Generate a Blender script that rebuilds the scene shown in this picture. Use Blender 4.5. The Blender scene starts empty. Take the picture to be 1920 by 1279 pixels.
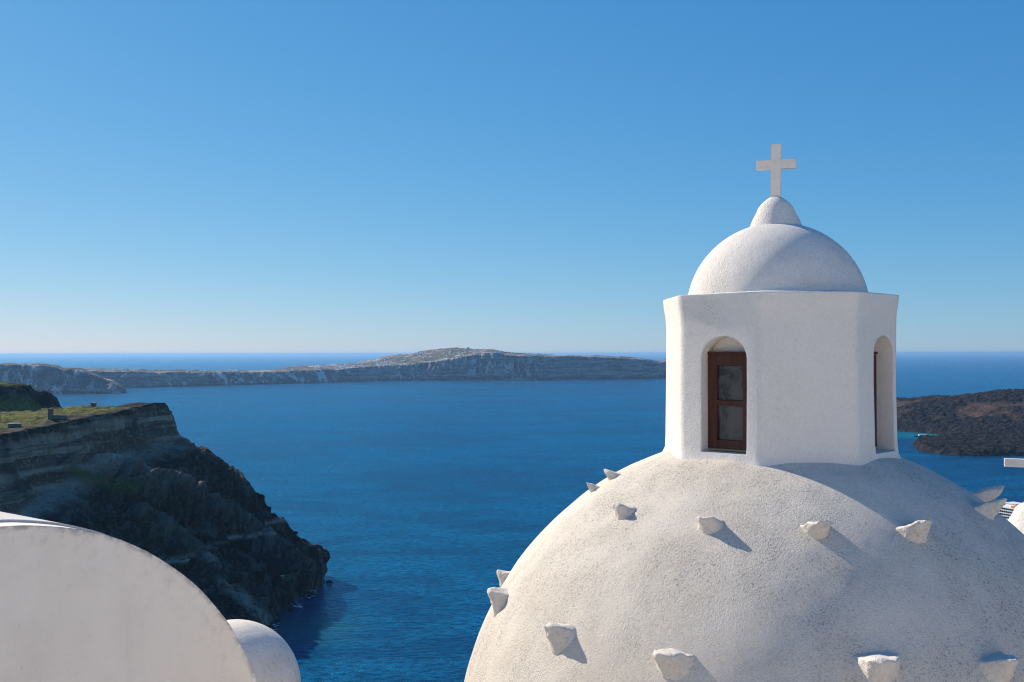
import bpy, bmesh, math, random
import numpy as np
from mathutils import Vector, Matrix

# ------------------------------------------------------------------ camera, sky, sun, exposure
S = bpy.context.scene
COL = S.collection
R = math.radians
EYE = 220.0                       # height of the viewpoint above the sea, metres
F, EY = 1920 * 35 / 36, 662.6     # focal length and eye-level row of the photograph, pixels

cam_d = bpy.data.cameras.new("camera"); cam = bpy.data.objects.new("camera", cam_d); COL.objects.link(cam)
cam_d.lens = 35; cam_d.sensor_width = 36; cam_d.clip_start = 0.1; cam_d.clip_end = 900000
cam.location = (0, 0, EYE)
cam.rotation_euler = (Matrix.Rotation(R(90 + 0.709), 3, 'X') @ Matrix.Rotation(R(-0.10), 3, 'Z')).to_euler()
S.camera = cam

SUN_EL, SUN_AZ = R(33), R(49)   # azimuth counted to the left of straight ahead
sun_dir = Vector((-math.sin(SUN_AZ) * math.cos(SUN_EL), math.cos(SUN_AZ) * math.cos(SUN_EL), math.sin(SUN_EL)))
W = bpy.data.worlds.new("World"); S.world = W; W.use_nodes = True
wn = W.node_tree.nodes; wl = W.node_tree.links
sky = wn.new('ShaderNodeTexSky'); sky.sky_type = 'NISHITA'; sky.sun_disc = False
sky.sun_elevation = SUN_EL; sky.sun_rotation = -SUN_AZ
sky.altitude = 1500; sky.air_density = 1.0; sky.dust_density = 0.4; sky.ozone_density = 1.0
# the photograph's tone response, one curve per channel
sep_ = wn.new('ShaderNodeSeparateXYZ'); com_ = wn.new('ShaderNodeCombineXYZ'); wl.new(sky.outputs[0], sep_.inputs[0])
for k, (gain, gam) in enumerate(((0.446, 1.14), (0.602, 0.66), (0.805, 0.40))):
    a_ = wn.new('ShaderNodeMath'); a_.operation = 'MULTIPLY'; a_.inputs[1].default_value = 0.11; wl.new(sep_.outputs[k], a_.inputs[0])
    p_ = wn.new('ShaderNodeMath'); p_.operation = 'POWER'; p_.inputs[1].default_value = gam; wl.new(a_.outputs[0], p_.inputs[0])
    g_ = wn.new('ShaderNodeMath'); g_.operation = 'MULTIPLY'; g_.inputs[1].default_value = gain / 0.11; wl.new(p_.outputs[0], g_.inputs[0])
    wl.new(g_.outputs[0], com_.inputs[k])
wl.new(com_.outputs[0], wn['Background'].inputs[0])
wn['Background'].inputs[1].default_value = 0.078
sl = bpy.data.lights.new("sun", 'SUN'); sl.energy = 4.6; sl.angle = R(0.53); sl.color = (1.0, 0.885, 0.735)
so = bpy.data.objects.new("sun", sl); COL.objects.link(so)
so.rotation_euler = sun_dir.to_track_quat('Z', 'Y').to_euler(); so.location = (0, 0, 400)
S.view_settings.view_transform = 'Standard'; S.view_settings.look = 'None'
S.view_settings.exposure = 0.5; S.view_settings.gamma = 1.0; S.view_settings.use_curve_mapping = False
S.cycles.use_denoising = True; S.cycles.denoiser = 'OPENIMAGEDENOISE'; S.cycles.denoising_input_passes = 'RGB_ALBEDO_NORMAL'; S.cycles.denoising_prefilter = 'NONE'; S.cycles.filter_width = 1.1
S.cycles.max_bounces = 6; S.cycles.volume_bounces = 0

# ------------------------------------------------------------------ helpers
def P(px, py, D):
    """the point seen at a pixel of the photograph, D metres ahead"""
    return Vector(((px - 960) / F * D, D, EYE - (py - EY) / F * D))
def SEA(px, py):
    return P(px, py, EYE * F / (py - EY))

def tag(o, label=None, cat=None, group=None, kind=None):
    if label: o['label'] = label
    if cat: o['category'] = cat
    if group: o['group'] = group
    if kind: o['kind'] = kind
    return o
def thing(name, label, cat, loc=(0, 0, 0), rz=0, group=None):
    o = bpy.data.objects.new(name, None); COL.objects.link(o); o.empty_display_size = 0.3
    o.location = loc; o.rotation_euler = (0, 0, rz)
    return tag(o, label, cat, group)
def link(name, me, mat, parent=None, smooth=False):
    o = bpy.data.objects.new(name, me); COL.objects.link(o)
    if mat: me.materials.append(mat)
    if smooth:
        me.polygons.foreach_set('use_smooth', [True] * len(me.polygons))
    if parent: o.parent = parent
    return o
def from_bm(name, bm, mat, parent=None, smooth=False):
    bmesh.ops.recalc_face_normals(bm, faces=bm.faces[:])
    me = bpy.data.meshes.new(name); bm.to_mesh(me); bm.free()
    return link(name, me, mat, parent, smooth)
def box(bm, c, s, rz=0.0, taper=1.0):
    x, y, z = s[0] / 2, s[1] / 2, s[2] / 2
    m = Matrix.Rotation(rz, 3, 'Z'); c = Vector(c)
    v = [bm.verts.new(c + m @ Vector((a * x * (taper if e > 0 else 1), b * y * (taper if e > 0 else 1), e * z)))
         for e in (-1, 1) for a, b in ((-1, -1), (1, -1), (1, 1), (-1, 1))]
    for f in ((3, 2, 1, 0), (4, 5, 6, 7), (0, 1, 5, 4), (1, 2, 6, 5), (2, 3, 7, 6), (3, 0, 4, 7)):
        bm.faces.new([v[i] for i in f])
    return v
def lathe(bm, prof, seg=48, c=(0, 0, 0), cap=True):
    rings = []
    for r, z in prof:
        rings.append([bm.verts.new((c[0] + r * math.cos(2 * math.pi * k / seg), c[1] + r * math.sin(2 * math.pi * k / seg), c[2] + z)) for k in range(seg)])
    for a, b in zip(rings, rings[1:]):
        for k in range(seg):
            bm.faces.new((a[k], a[(k + 1) % seg], b[(k + 1) % seg], b[k]))
    if cap:
        bm.faces.new(rings[-1]); bm.faces.new(rings[0][::-1])

# numpy gradient noise
_rng = np.random.RandomState(7)
_perm = np.concatenate([_rng.permutation(256)] * 3)
_grad = _rng.normal(size=(256, 3)); _grad /= np.linalg.norm(_grad, axis=1, keepdims=True)
def perlin(p):
    i = np.floor(p).astype(int); f = p - i; i &= 255
    u = f * f * f * (f * (f * 6 - 15) + 10)
    out = 0
    for dx in (0, 1):
        for dy in (0, 1):
            for dz in (0, 1):
                h = _perm[_perm[_perm[i[..., 0] + dx] + i[..., 1] + dy] + i[..., 2] + dz]
                g = _grad[h]
                d = g[..., 0] * (f[..., 0] - dx) + g[..., 1] * (f[..., 1] - dy) + g[..., 2] * (f[..., 2] - dz)
                w = (u[..., 0] if dx else 1 - u[..., 0]) * (u[..., 1] if dy else 1 - u[..., 1]) * (u[..., 2] if dz else 1 - u[..., 2])
                out = out + w * d
    return out
def fbm(p, octv=5, gain=0.5, ridged=False):
    p = np.asarray(p, float); a, s, t = 1.0, 0, 0
    for k in range(octv):
        n = perlin(p * 2.03 ** k + 17.3 * k)
        s = s + a * ((1 - 2.2 * np.abs(n)) if ridged else n * 1.6); t += a; a *= gain
    return s / t
def sstep(a, b, x):
    t = np.clip((x - a) / (b - a), 0, 1); return t * t * (3 - 2 * t)
def grid_mesh(name, V, attrs=None):
    nu, nv = V.shape[:2]
    idx = np.arange(nu * nv).reshape(nu, nv)
    q = np.stack([idx[:-1, :-1], idx[1:, :-1], idx[1:, 1:], idx[:-1, 1:]], -1).reshape(-1, 4)
    me = bpy.data.meshes.new(name)
    me.vertices.add(nu * nv); me.vertices.foreach_set('co', V.reshape(-1).astype(np.float32))
    me.loops.add(len(q) * 4); me.loops.foreach_set('vertex_index', q.reshape(-1).astype(np.int32))
    me.polygons.add(len(q)); me.polygons.foreach_set('loop_start', (np.arange(len(q)) * 4).astype(np.int32))
    me.polygons.foreach_set('loop_total', np.full(len(q), 4, np.int32))
    for k, a in (attrs or {}).items():
        at = me.attributes.new(k, 'FLOAT', 'POINT'); at.data.foreach_set('value', np.asarray(a, np.float32).reshape(-1))
    me.update(calc_edges=True); me.validate()
    return me
def resample(ctrl, n):
    """Catmull-Rom through rows of control points: (k, ...) -> (n, ...)"""
    c = np.asarray(ctrl, float); k = len(c)
    t = np.linspace(0, k - 1, n); i = np.minimum(t.astype(int), k - 2); f = (t - i).reshape((-1,) + (1,) * (c.ndim - 1))
    p0, p1, p2, p3 = c[np.maximum(i - 1, 0)], c[i], c[i + 1], c[np.minimum(i + 2, k - 1)]
    m1, m2 = (p2 - p0) / 2 * 0.8, (p3 - p1) / 2 * 0.8
    return (2 * f**3 - 3 * f**2 + 1) * p1 + (f**3 - 2 * f**2 + f) * m1 + (-2 * f**3 + 3 * f**2) * p2 + (f**3 - f**2) * m2

# node material helper
class NT:
    def __init__(s, name):
        s.m = bpy.data.materials.new(name); s.m.use_nodes = True
        s.t = s.m.node_tree; s.n = s.t.nodes; s.b = s.n['Principled BSDF']
        s.geo = s.n.new('ShaderNodeNewGeometry'); s.tc = s.n.new('ShaderNodeTexCoord')
        s.pos = s.geo.outputs['Position']; s.obj = s.tc.outputs['Object']
    def L(s, a, b): s.t.links.new(a, b)
    def set(s, node, i, v):
        if hasattr(v, 'is_linked') or isinstance(v, bpy.types.NodeSocket): s.L(v, node.inputs[i])
        elif v is not None: node.inputs[i].default_value = v
    def noise(s, scale, detail=4, rough=0.55, vec=None, dist=0.0):
        n = s.n.new('ShaderNodeTexNoise'); n.inputs['Scale'].default_value = scale
        n.inputs['Detail'].default_value = detail; n.inputs['Roughness'].default_value = rough; n.inputs['Distortion'].default_value = dist
        s.L(vec if vec else s.obj, n.inputs['Vector']); return n.outputs[0]
    def voro(s, scale, vec=None, feature='F1', rand=1.0):
        n = s.n.new('ShaderNodeTexVoronoi'); n.feature = feature; n.inputs['Scale'].default_value = scale; n.inputs['Randomness'].default_value = rand
        s.L(vec if vec else s.obj, n.inputs['Vector']); return n.outputs[0]
    def scalev(s, vec, k):
        n = s.n.new('ShaderNodeVectorMath'); n.operation = 'MULTIPLY'; s.L(vec, n.inputs[0]); n.inputs[1].default_value = k; return n.outputs[0]
    def ramp(s, x, a, b, lo=0.0, hi=1.0):
        n = s.n.new('ShaderNodeMapRange'); n.inputs[1].default_value = a; n.inputs[2].default_value = b
        n.inputs[3].default_value = lo; n.inputs[4].default_value = hi; n.interpolation_type = 'SMOOTHSTEP'; s.L(x, n.inputs[0]); return n.outputs[0]
    def math(s, op, a, b=None):
        n = s.n.new('ShaderNodeMath'); n.operation = op; s.set(n, 0, a); s.set(n, 1, b); return n.outputs[0]
    def mix(s, f, a, b):
        n = s.n.new('ShaderNodeMix'); n.data_type = 'RGBA'; s.set(n, 0, f)
        for i, c in ((6, a), (7, b)):
            s.set(n, i, (*c, 1) if isinstance(c, tuple) else c)
        return n.outputs[2]
    def attr(s, name):
        n = s.n.new('ShaderNodeAttribute'); n.attribute_name = name; return n.outputs['Fac']
    def sep(s, vec):
        n = s.n.new('ShaderNodeSeparateXYZ'); s.L(vec, n.inputs[0]); return n.outputs
    def bump(s, h, dist, strength=1.0, nrm=None):
        n = s.n.new('ShaderNodeBump'); n.inputs['Distance'].default_value = dist; n.inputs['Strength'].default_value = strength
        s.L(h, n.inputs['Height'])
        if nrm: s.L(nrm, n.inputs['Normal'])
        return n.outputs[0]
    def bevel(s, r):
        n = s.n.new('ShaderNodeBevel'); n.samples = 6; n.inputs['Radius'].default_value = r; return n.outputs[0]
    def out(s, col=None, rough=None, nrm=None, spec=None):
        if col is not None: s.set(s.b, 'Base Color', (*col, 1) if isinstance(col, tuple) else col)
        if rough is not None: s.set(s.b, 'Roughness', rough)
        if nrm is not None: s.L(nrm, s.b.inputs['Normal'])
        if spec is not None: s.b.inputs['Specular IOR Level'].default_value = spec
        return s.m

def stucco(name, base, grime, grain=70.0, depth=0.006, dirt=0.5, bev=0.0, patch=0.9, tint=(0.50, 0.44, 0.36)):
    t = NT(name); o = t.obj
    n1 = t.noise(grain, 2, 0.7); n2 = t.noise(grain * 0.42, 3, 0.65)
    h = t.math('ADD', t.math('MULTIPLY', n1, 1.0), t.math('MULTIPLY', n2, 0.8))
    big = t.noise(patch, 5, 0.6); big2 = t.noise(patch * 2.3, 4, 0.6, dist=0.4)
    streak = t.noise(5.0, 4, 0.6, vec=t.scalev(o, (1, 1, 0.22)))
    warm = t.math('MULTIPLY', t.ramp(big2, 0.42, 0.68), 0.30)
    col = t.mix(warm, base, tint)
    # specks of lichen and soot gathered in patches
    spk = t.math('MAXIMUM', t.ramp(t.noise(grain * 0.46, 2, 0.6), 0.56, 0.64), t.math('MULTIPLY', t.ramp(t.noise(grain * 0.8, 2, 0.6), 0.55, 0.66), 0.8))
    where = t.math('MULTIPLY', t.ramp(big, 0.36, 0.62, 0.12, 1.0), t.ramp(streak, 0.30, 0.65, 0.35, 1.0))
    col = t.mix(t.math('MULTIPLY', t.ramp(n2, 0.36, 0.56, 1.0, 0.0), 0.11), col, tuple(g * 1.5 for g in grime))
    col = t.mix(t.math('MULTIPLY', t.math('MULTIPLY', spk, where), dirt), col, grime)
    col = t.mix(t.math('MULTIPLY', where, dirt * 0.34), col, tuple(g * 1.8 for g in grime))
    pits = t.ramp(t.voro(grain * 0.28), 0.0, 0.16, 1.0, 0.0)
    pits = t.math('MULTIPLY', pits, t.ramp(t.noise(grain * 0.1, 2), 0.52, 0.62))
    col = t.mix(t.math('MULTIPLY', pits, dirt), col, tuple(g * 0.55 for g in grime))
    nb = t.bevel(bev) if bev else None
    nrm = t.bump(h, depth, 1.0, nb)
    nrm = t.bump(t.noise(3.2, 3, 0.5), 0.03, 0.5, nrm)
    return t.out(col, 0.92, nrm, 0.12)

# ------------------------------------------------------------------ sea
def sea_material():
    t = NT("sea_water"); p = t.pos
    flat = t.scalev(p, (1, 1, 0))
    st = t.scalev(flat, (0.55, 1.0, 0))
    streak = t.noise(0.0032, 4, 0.55, vec=st, dist=0.6)
    streak2 = t.noise(0.013, 4, 0.6, vec=st, dist=0.3)
    w1 = t.noise(0.16, 4, 0.6, vec=t.scalev(flat, (0.7, 1.2, 0)))
    w2 = t.noise(0.9, 3, 0.6, vec=t.scalev(flat, (0.8, 1.1, 0)))
    w3 = t.noise(0.035, 3, 0.55, vec=st)
    calm = t.math('ADD', t.math('MULTIPLY', t.ramp(streak, 0.36, 0.64), 0.45), t.math('ADD', t.math('MULTIPLY', t.ramp(streak2, 0.38, 0.62), 0.3), t.math('MULTIPLY', t.ramp(w3, 0.38, 0.62), 0.25)))
    h = t.math('ADD', t.math('MULTIPLY', w1, 3.2), t.math('ADD', t.math('MULTIPLY', w2, 0.5), t.math('MULTIPLY', w3, 4.0)))
    b = t.n.new('ShaderNodeBump'); b.inputs['Distance'].default_value = 1.0
    t.L(h, b.inputs['Height']); t.L(t.ramp(calm, 0.0, 1.0, 0.45, 0.95), b.inputs['Strength'])
    col = t.mix(t.ramp(calm, 0, 1), (0.0005, 0.036, 0.112), (0.0011, 0.128, 0.280))
    col = t.mix(t.ramp(w1, 0.40, 0.58, 0.62, 0.0), col, (0.0003, 0.012, 0.045))  # light and shade of the ripples painted into the water colour
    # shallow water over sand in the cove and by the foot of the cliff
    for (x, y, r, c) in ((1105, 2640, 120, (0.006, 0.16, 0.20)), (980, 2780, 130, (0.006, 0.13, 0.20)), (-180, 800, 55, (0.010, 0.085, 0.110))):
        d = t.n.new('ShaderNodeVectorMath'); d.operation = 'DISTANCE'; t.L(flat, d.inputs[0]); d.inputs[1].default_value = (x, y, 0)
        dd = t.math('ADD', d.outputs['Value'], t.math('MULTIPLY', w3, r * 0.7))
        col = t.mix(t.ramp(dd, r * 0.6, r * 1.9, 0.85, 0.0), col, c)
    # scattered whitecaps
    cap = t.math('MULTIPLY', t.ramp(t.noise(0.33, 2, 0.5, vec=st), 0.735, 0.76), t.ramp(streak2, 0.5, 0.6))
    col = t.mix(t.math('MULTIPLY', cap, 0.7), col, (0.6, 0.65, 0.68))
    # body colour of deep water plus the polarised, weakened reflection of the sky
    N = t.n; dif = N.new('ShaderNodeBsdfDiffuse'); t.L(col, dif.inputs[0]); t.L(b.outputs[0], dif.inputs['Normal'])
    gl = N.new('ShaderNodeBsdfGlossy'); gl.inputs['Color'].default_value = (0.28, 0.78, 1.0, 1); gl.inputs['Roughness'].default_value = 0.18; t.L(b.outputs[0], gl.inputs['Normal'])
    fr = N.new('ShaderNodeFresnel'); fr.inputs['IOR'].default_value = 1.33; t.L(b.outputs[0], fr.inputs['Normal'])
    mx = N.new('ShaderNodeMixShader'); t.L(t.math('MULTIPLY', fr.outputs[0], 0.58), mx.inputs[0]); t.L(dif.outputs[0], mx.inputs[1]); t.L(gl.outputs[0], mx.inputs[2])
    t.L(mx.outputs[0], N['Material Output'].inputs['Surface']); N.remove(t.b)
    return t.m
def build_sea():
    nr, na = 80, 160
    r = np.concatenate([[0.0], np.geomspace(40, 300000, nr - 1)])
    a = np.linspace(0, 2 * np.pi, na + 1)
    V = np.stack([r[:, None] * np.cos(a), r[:, None] * np.sin(a), np.zeros((nr, na + 1))], -1)
    o = link("sea", grid_mesh("sea", V), sea_material(), smooth=True)
    tag(o, "deep blue rippled sea filling the caldera out to the horizon", "sea", kind="structure")
build_sea()

# ------------------------------------------------------------------ cliff headland and the hillside the village stands on
def rock_material(name, talus, wall, grass=None, scale=1.0, band=0.05, bumpd=4.0, lit=(0.20, 0.165, 0.13), pale=0.40):
    t = NT(name); p = t.pos; z = t.sep(p)[2]
    zone = t.attr('zone'); green = t.attr('green')
    n1 = t.noise(0.05 * scale, 8, 0.65, vec=p); n2 = t.noise(0.3 * scale, 6, 0.65, vec=p); n3 = t.noise(0.012 * scale, 5, 0.6, vec=p)
    vert = t.noise(0.08 * scale, 6, 0.6, vec=t.scalev(p, (1, 1, 0.12)))
    strata = t.noise(band * scale * 2, 5, 0.6, vec=t.scalev(p, (0.06, 0.06, 1)))
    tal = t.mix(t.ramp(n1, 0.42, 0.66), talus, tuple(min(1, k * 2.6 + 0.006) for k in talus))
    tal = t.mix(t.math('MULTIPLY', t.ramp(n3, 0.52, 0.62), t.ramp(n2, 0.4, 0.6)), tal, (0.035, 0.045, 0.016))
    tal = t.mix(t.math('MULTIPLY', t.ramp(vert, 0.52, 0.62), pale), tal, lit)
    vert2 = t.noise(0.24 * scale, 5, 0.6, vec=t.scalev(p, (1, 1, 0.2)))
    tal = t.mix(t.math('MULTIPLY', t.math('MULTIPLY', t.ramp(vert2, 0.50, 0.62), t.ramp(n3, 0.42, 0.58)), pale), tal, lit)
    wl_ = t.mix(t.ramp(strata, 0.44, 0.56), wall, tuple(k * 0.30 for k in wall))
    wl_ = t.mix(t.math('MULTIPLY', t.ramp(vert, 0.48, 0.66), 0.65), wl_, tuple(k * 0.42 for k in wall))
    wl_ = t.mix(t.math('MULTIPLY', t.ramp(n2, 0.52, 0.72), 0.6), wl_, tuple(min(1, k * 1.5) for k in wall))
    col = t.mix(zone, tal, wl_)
    col = t.mix(t.math('MULTIPLY', t.attr('pale'), t.ramp(n2, 0.30, 0.55, 0.35, 1.0)), col, (0.46, 0.37, 0.29))
    if grass:
        g = t.mix(t.ramp(n2, 0.35, 0.62), grass, tuple(k * 0.45 for k in grass))
        g = t.mix(t.ramp(n1, 0.50, 0.66), g, (0.13, 0.10, 0.065))
        col = t.mix(green, col, g)
    h = t.math('ADD', t.math('MULTIPLY', n2, 0.5), n1)
    return t.out(col, 0.95, t.bump(h, bumpd, 0.9), 0.05)

def build_cliff():
    # rows run along the coast, columns go from the sea bed up the talus and wall to the plateau
    def row(base, wb, rim, inland, zin, knob=0.0, flare=0.5):
        b, w, r = Vector(base), Vector(wb), Vector(rim)
        out = (b - w); out.z = 0; out.normalize()
        inl = Vector((inland[0], inland[1], 0)).normalized()
        pts = [b + out * 22 + Vector((0, 0, -14 - b.z)), b]
        for f, sag in ((0.12, 0.02), (0.35, -0.035), (0.68, -0.03)):
            q = b.lerp(w, f); q.z += sag * (w.z - b.z) * 1.5; pts.append(q)
        pts += [w, w.lerp(r, 0.45) + Vector((0, 0, 3)) - out * 1, w.lerp(r, 0.8) + Vector((0, 0, 4)), r, r + inl * 45 + Vector((0, 0, zin[0] - r.z)), r + inl * 140 + Vector((0, 0, zin[1] - r.z)),
                r + inl * 900 + Vector((0, 0, zin[2] - r.z))]
        return [list(p) for p in pts]
    W_ = (-1, 0.05)
    rows = [
        row((-700, 1500, 0), (-800, 1400, 100), (-840, 1370, 140), (-1, -0.1), (142, 146, 150)),
        row((-420, 1160, 0), (-500, 1120, 112), (-520, 1110, 150), (-1, -0.1), (150, 152, 150)),
        row((-262, 1062, 0), (-370, 1046, 118), (-400, 1038, 158), (-1, 0.0), (158, 154, 150)),
        row(SEA(604, 1083), P(345, 822, 1000), P(304, 755, 1004), W_, (166, 164, 160)),
        row(SEA(590, 1106), P(300, 828, 960), P(272, 757, 958), W_, (165, 163, 160)),
        row(SEA(556, 1125), P(232, 845, 892), P(205, 772, 888), W_, (164, 164, 160)),
        row(SEA(505, 1172), P(142, 884, 838), P(124, 787, 832), W_, (163, 163, 160)),
        row(SEA(440, 1230), P(62, 930, 770), P(18, 807, 772), W_, (161, 163, 160)),
        row((-215, 590, 0), (-345, 600, 95), (-400, 610, 155), (-1, 0.1), (160, 165, 168)),
        row((-230, 400, 0), (-330, 385, 110), (-385, 370, 182), (-1, 0), (186, 190, 190)),
        row((-160, 265, 0), (-225, 170, 120), (-250, 120, 200), (-1, -0.4), (203, 206, 206)),
        row((0, 185, 0), (-15, 82, 140), (-12, 24, 208), (-0.1, -1), (212, 214, 210)),
        row((170, 170, 0), (120, 75, 140), (70, 22, 208), (0.1, -1), (211, 213, 210)),
        row((360, 90, 0), (250, 20, 140), (170, -20, 204), (-0.3, -1), (206, 208, 206)),
        row((450, -250, 0), (320, -260, 140), (230, -270, 200), (-1, -0.2), (202, 204, 204)),
    ]
    C = resample(rows, 620)
    # resample each column profile: more samples where the photograph looks closest
    k = C.shape[1]; seg = [3, 8, 24, 40, 40, 26, 22, 12, 16, 22, 24]
    t = np.concatenate([i + np.arange(n) / n for i, n in enumerate(seg)] + [[k - 1]])
    i = np.minimum(t.astype(int), k - 2); f = (t - i)[None, :, None]
    V = C[:, i] * (1 - f) + C[:, i + 1] * f
    T = np.broadcast_to(t[None], V.shape[:2])
    x, y, z = V[..., 0], V[..., 1], V[..., 2]
    slope = sstep(0.9, 2.2, T) * (1 - sstep(8.0, 8.8, T))
    plateau = sstep(7.8, 8.6, T)
    out = np.array([0.93, -0.32, 0.0])
    far = sstep(60, 200, np.hypot(x, y))
    n_big = fbm(V / 95.0, 4); n_rid = fbm(V / 46.0 * np.array([1, 1, 0.55]), 6, 0.55, ridged=True) - 0.35; n_sm = fbm(V / 11.0, 5, 0.6)
    wallz = sstep(4.7, 5.2, T) * (1 - sstep(8.5, 9.0, T))
    gully = fbm(np.stack([x / 150, y / 42, z / 260], -1), 6, 0.58, ridged=True) - 0.35
    fiss = fbm(np.stack([x / 30, y / 14, z / 160], -1), 4, 0.6, ridged=True) - 0.3
    d = slope * far * (n_big * 12 + n_rid * (24 - 15 * wallz) + n_sm * (9.0 - 3 * wallz) + gully * (30 * (1 - wallz) + 7) + fiss * 5 * wallz)
    # ledges in the wall: harder beds stand out
    bed = fbm(np.stack([x / 160, y / 160, z / 7.0], -1), 4, 0.6)
    d = d + wallz * bed * 3.5 * far
    V = V + d[..., None] * out
    V[..., 2] += slope * far * (n_sm * 6 + n_rid * 6) * (1 - wallz)
    # grassy plateau, low terraces, a dark flat-topped hill at the back
    terr = np.round(fbm(V / 120.0, 3) * 5) / 5 * 7.0
    V[..., 2] += plateau * far * (n_sm * 3.0 + fbm(V / 40, 4) * 7 + terr * 0.6)
    mesa = np.clip(np.minimum.reduce([(-478 + 6 * n_sm - V[..., 0]) / 16, (V[..., 1] - 985 - 12 * n_big) / 22]), 0, 1) * (V[..., 1] < 1400) * plateau
    V[..., 2] += mesa * (27 + 3 * n_sm - 0.12 * np.clip(V[..., 1] - 1030, 0, 400))
    bench = plateau * np.exp(-((V[..., 0] + 430) / 40) ** 2 - ((V[..., 1] - 1040) / 35) ** 2)
    V[..., 2] += bench * 6
    steep = sstep(0.05, 0.6, mesa) * (1 - sstep(0.93, 1.0, mesa))
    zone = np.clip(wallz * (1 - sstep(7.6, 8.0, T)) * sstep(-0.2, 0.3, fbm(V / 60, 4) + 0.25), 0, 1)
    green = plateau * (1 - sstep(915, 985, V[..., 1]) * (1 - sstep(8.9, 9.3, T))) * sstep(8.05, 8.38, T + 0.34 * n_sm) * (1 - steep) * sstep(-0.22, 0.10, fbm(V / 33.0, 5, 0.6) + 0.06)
    # rocky spurs that run down the talus and stand out into the sun, an old track and a pale scree chute
    def along(path):
        q = V - np.array([0, 0, EYE]); yy = np.maximum(q[..., 1], 30)
        pu, pw = q[..., 0] / yy * F + 960, EY - q[..., 2] / yy * F
        best = np.full(pu.shape, 1e9)
        for (x0, y0), (x1, y1) in zip(path, path[1:]):
            dx, dy = x1 - x0, y1 - y0; tt = np.clip(((pu - x0) * dx + (pw - y0) * dy) / (dx * dx + dy * dy), 0, 1)
            best = np.minimum(best, np.hypot(pu - x0 - tt * dx, pw - y0 - tt * dy))
        return np.where((V[..., 1] > 560) & (V[..., 1] < 1060) & (T > 1.02) & (T < 5.6), best, 1e9)
    rib = np.zeros(x.shape)
    for path, A, wd in (([(132, 880), (165, 888), (205, 893), (245, 908), (282, 930)], 20, 34), ([(300, 906), (330, 918), (362, 934), (396, 956)], 15, 28), ([(372, 856), (405, 880), (438, 902), (462, 932)], 10, 22),
                        ([(250, 965), (300, 990), (350, 1030), (395, 1075)], 12, 30), ([(430, 960), (480, 1000), (530, 1030), (575, 1072)], 9, 26)):
        h = np.clip(1 - along(path) / (wd + 10 * n_sm), 0, 1) ** 1.3 * (1 + 0.5 * n_sm)
        V[..., 0] += 0.75 * A * h; V[..., 2] += 0.85 * A * h; rib = np.maximum(rib, h * A / 16)
    shelf = np.clip(1.25 - along([(138, 884), (170, 892), (215, 902), (250, 912)]) / 15, 0, 1)
    track = np.exp(-((V[..., 2] - 57 - 3 * n_big) / 1.6) ** 2) * (T > 1.5) * (T < 4.6) * (V[..., 1] > 700) * sstep(-0.25, 0.05, n_big + 0.1)
    scree = np.clip(1.4 - along([(420, 1088), (450, 1112), (500, 1158)]) / 11, 0, 1) * sstep(-0.35, 0.1, n_sm)
    foot = np.exp(-((T - 4.95 - 0.06 * n_sm) / 0.13) ** 2) * sstep(-0.3, 0.1, n_big + 0.2)
    pale = np.clip(0.9 * track + 0.7 * scree + 0.7 * foot + 0.55 * np.clip(rib - 0.25, 0, 1) * (n_sm > -0.2), 0, 1)
    green = np.clip(green + 0.9 * shelf * (n_sm > -0.22), 0, 1)
    lip = sstep(6.6, 7.3, T + 0.5 * n_sm) * (1 - sstep(8.3, 8.7, T))
    zone = zone * (1 - 0.9 * lip * sstep(-0.3, 0.1, n_sm + 0.1))
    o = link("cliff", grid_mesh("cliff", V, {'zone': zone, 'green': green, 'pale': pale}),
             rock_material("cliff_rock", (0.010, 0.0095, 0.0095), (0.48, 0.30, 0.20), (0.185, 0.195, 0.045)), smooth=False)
    tag(o, "dark volcanic cliff with tan rock wall and a grassy top dropping to the sea", "cliff", kind="structure")
    return V, T
CV, CT = build_cliff()
_cv = CV.reshape(-1, 3)
def ground_z(x, y, plateau_only=True):
    """height of the cliff mesh under a point (nearest vertex)"""
    m = _cv if not plateau_only else CV[CT > 7.9]
    d = (m[:, 0] - x) ** 2 + (m[:, 1] - y) ** 2
    return float(m[np.argmin(d), 2])

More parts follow.
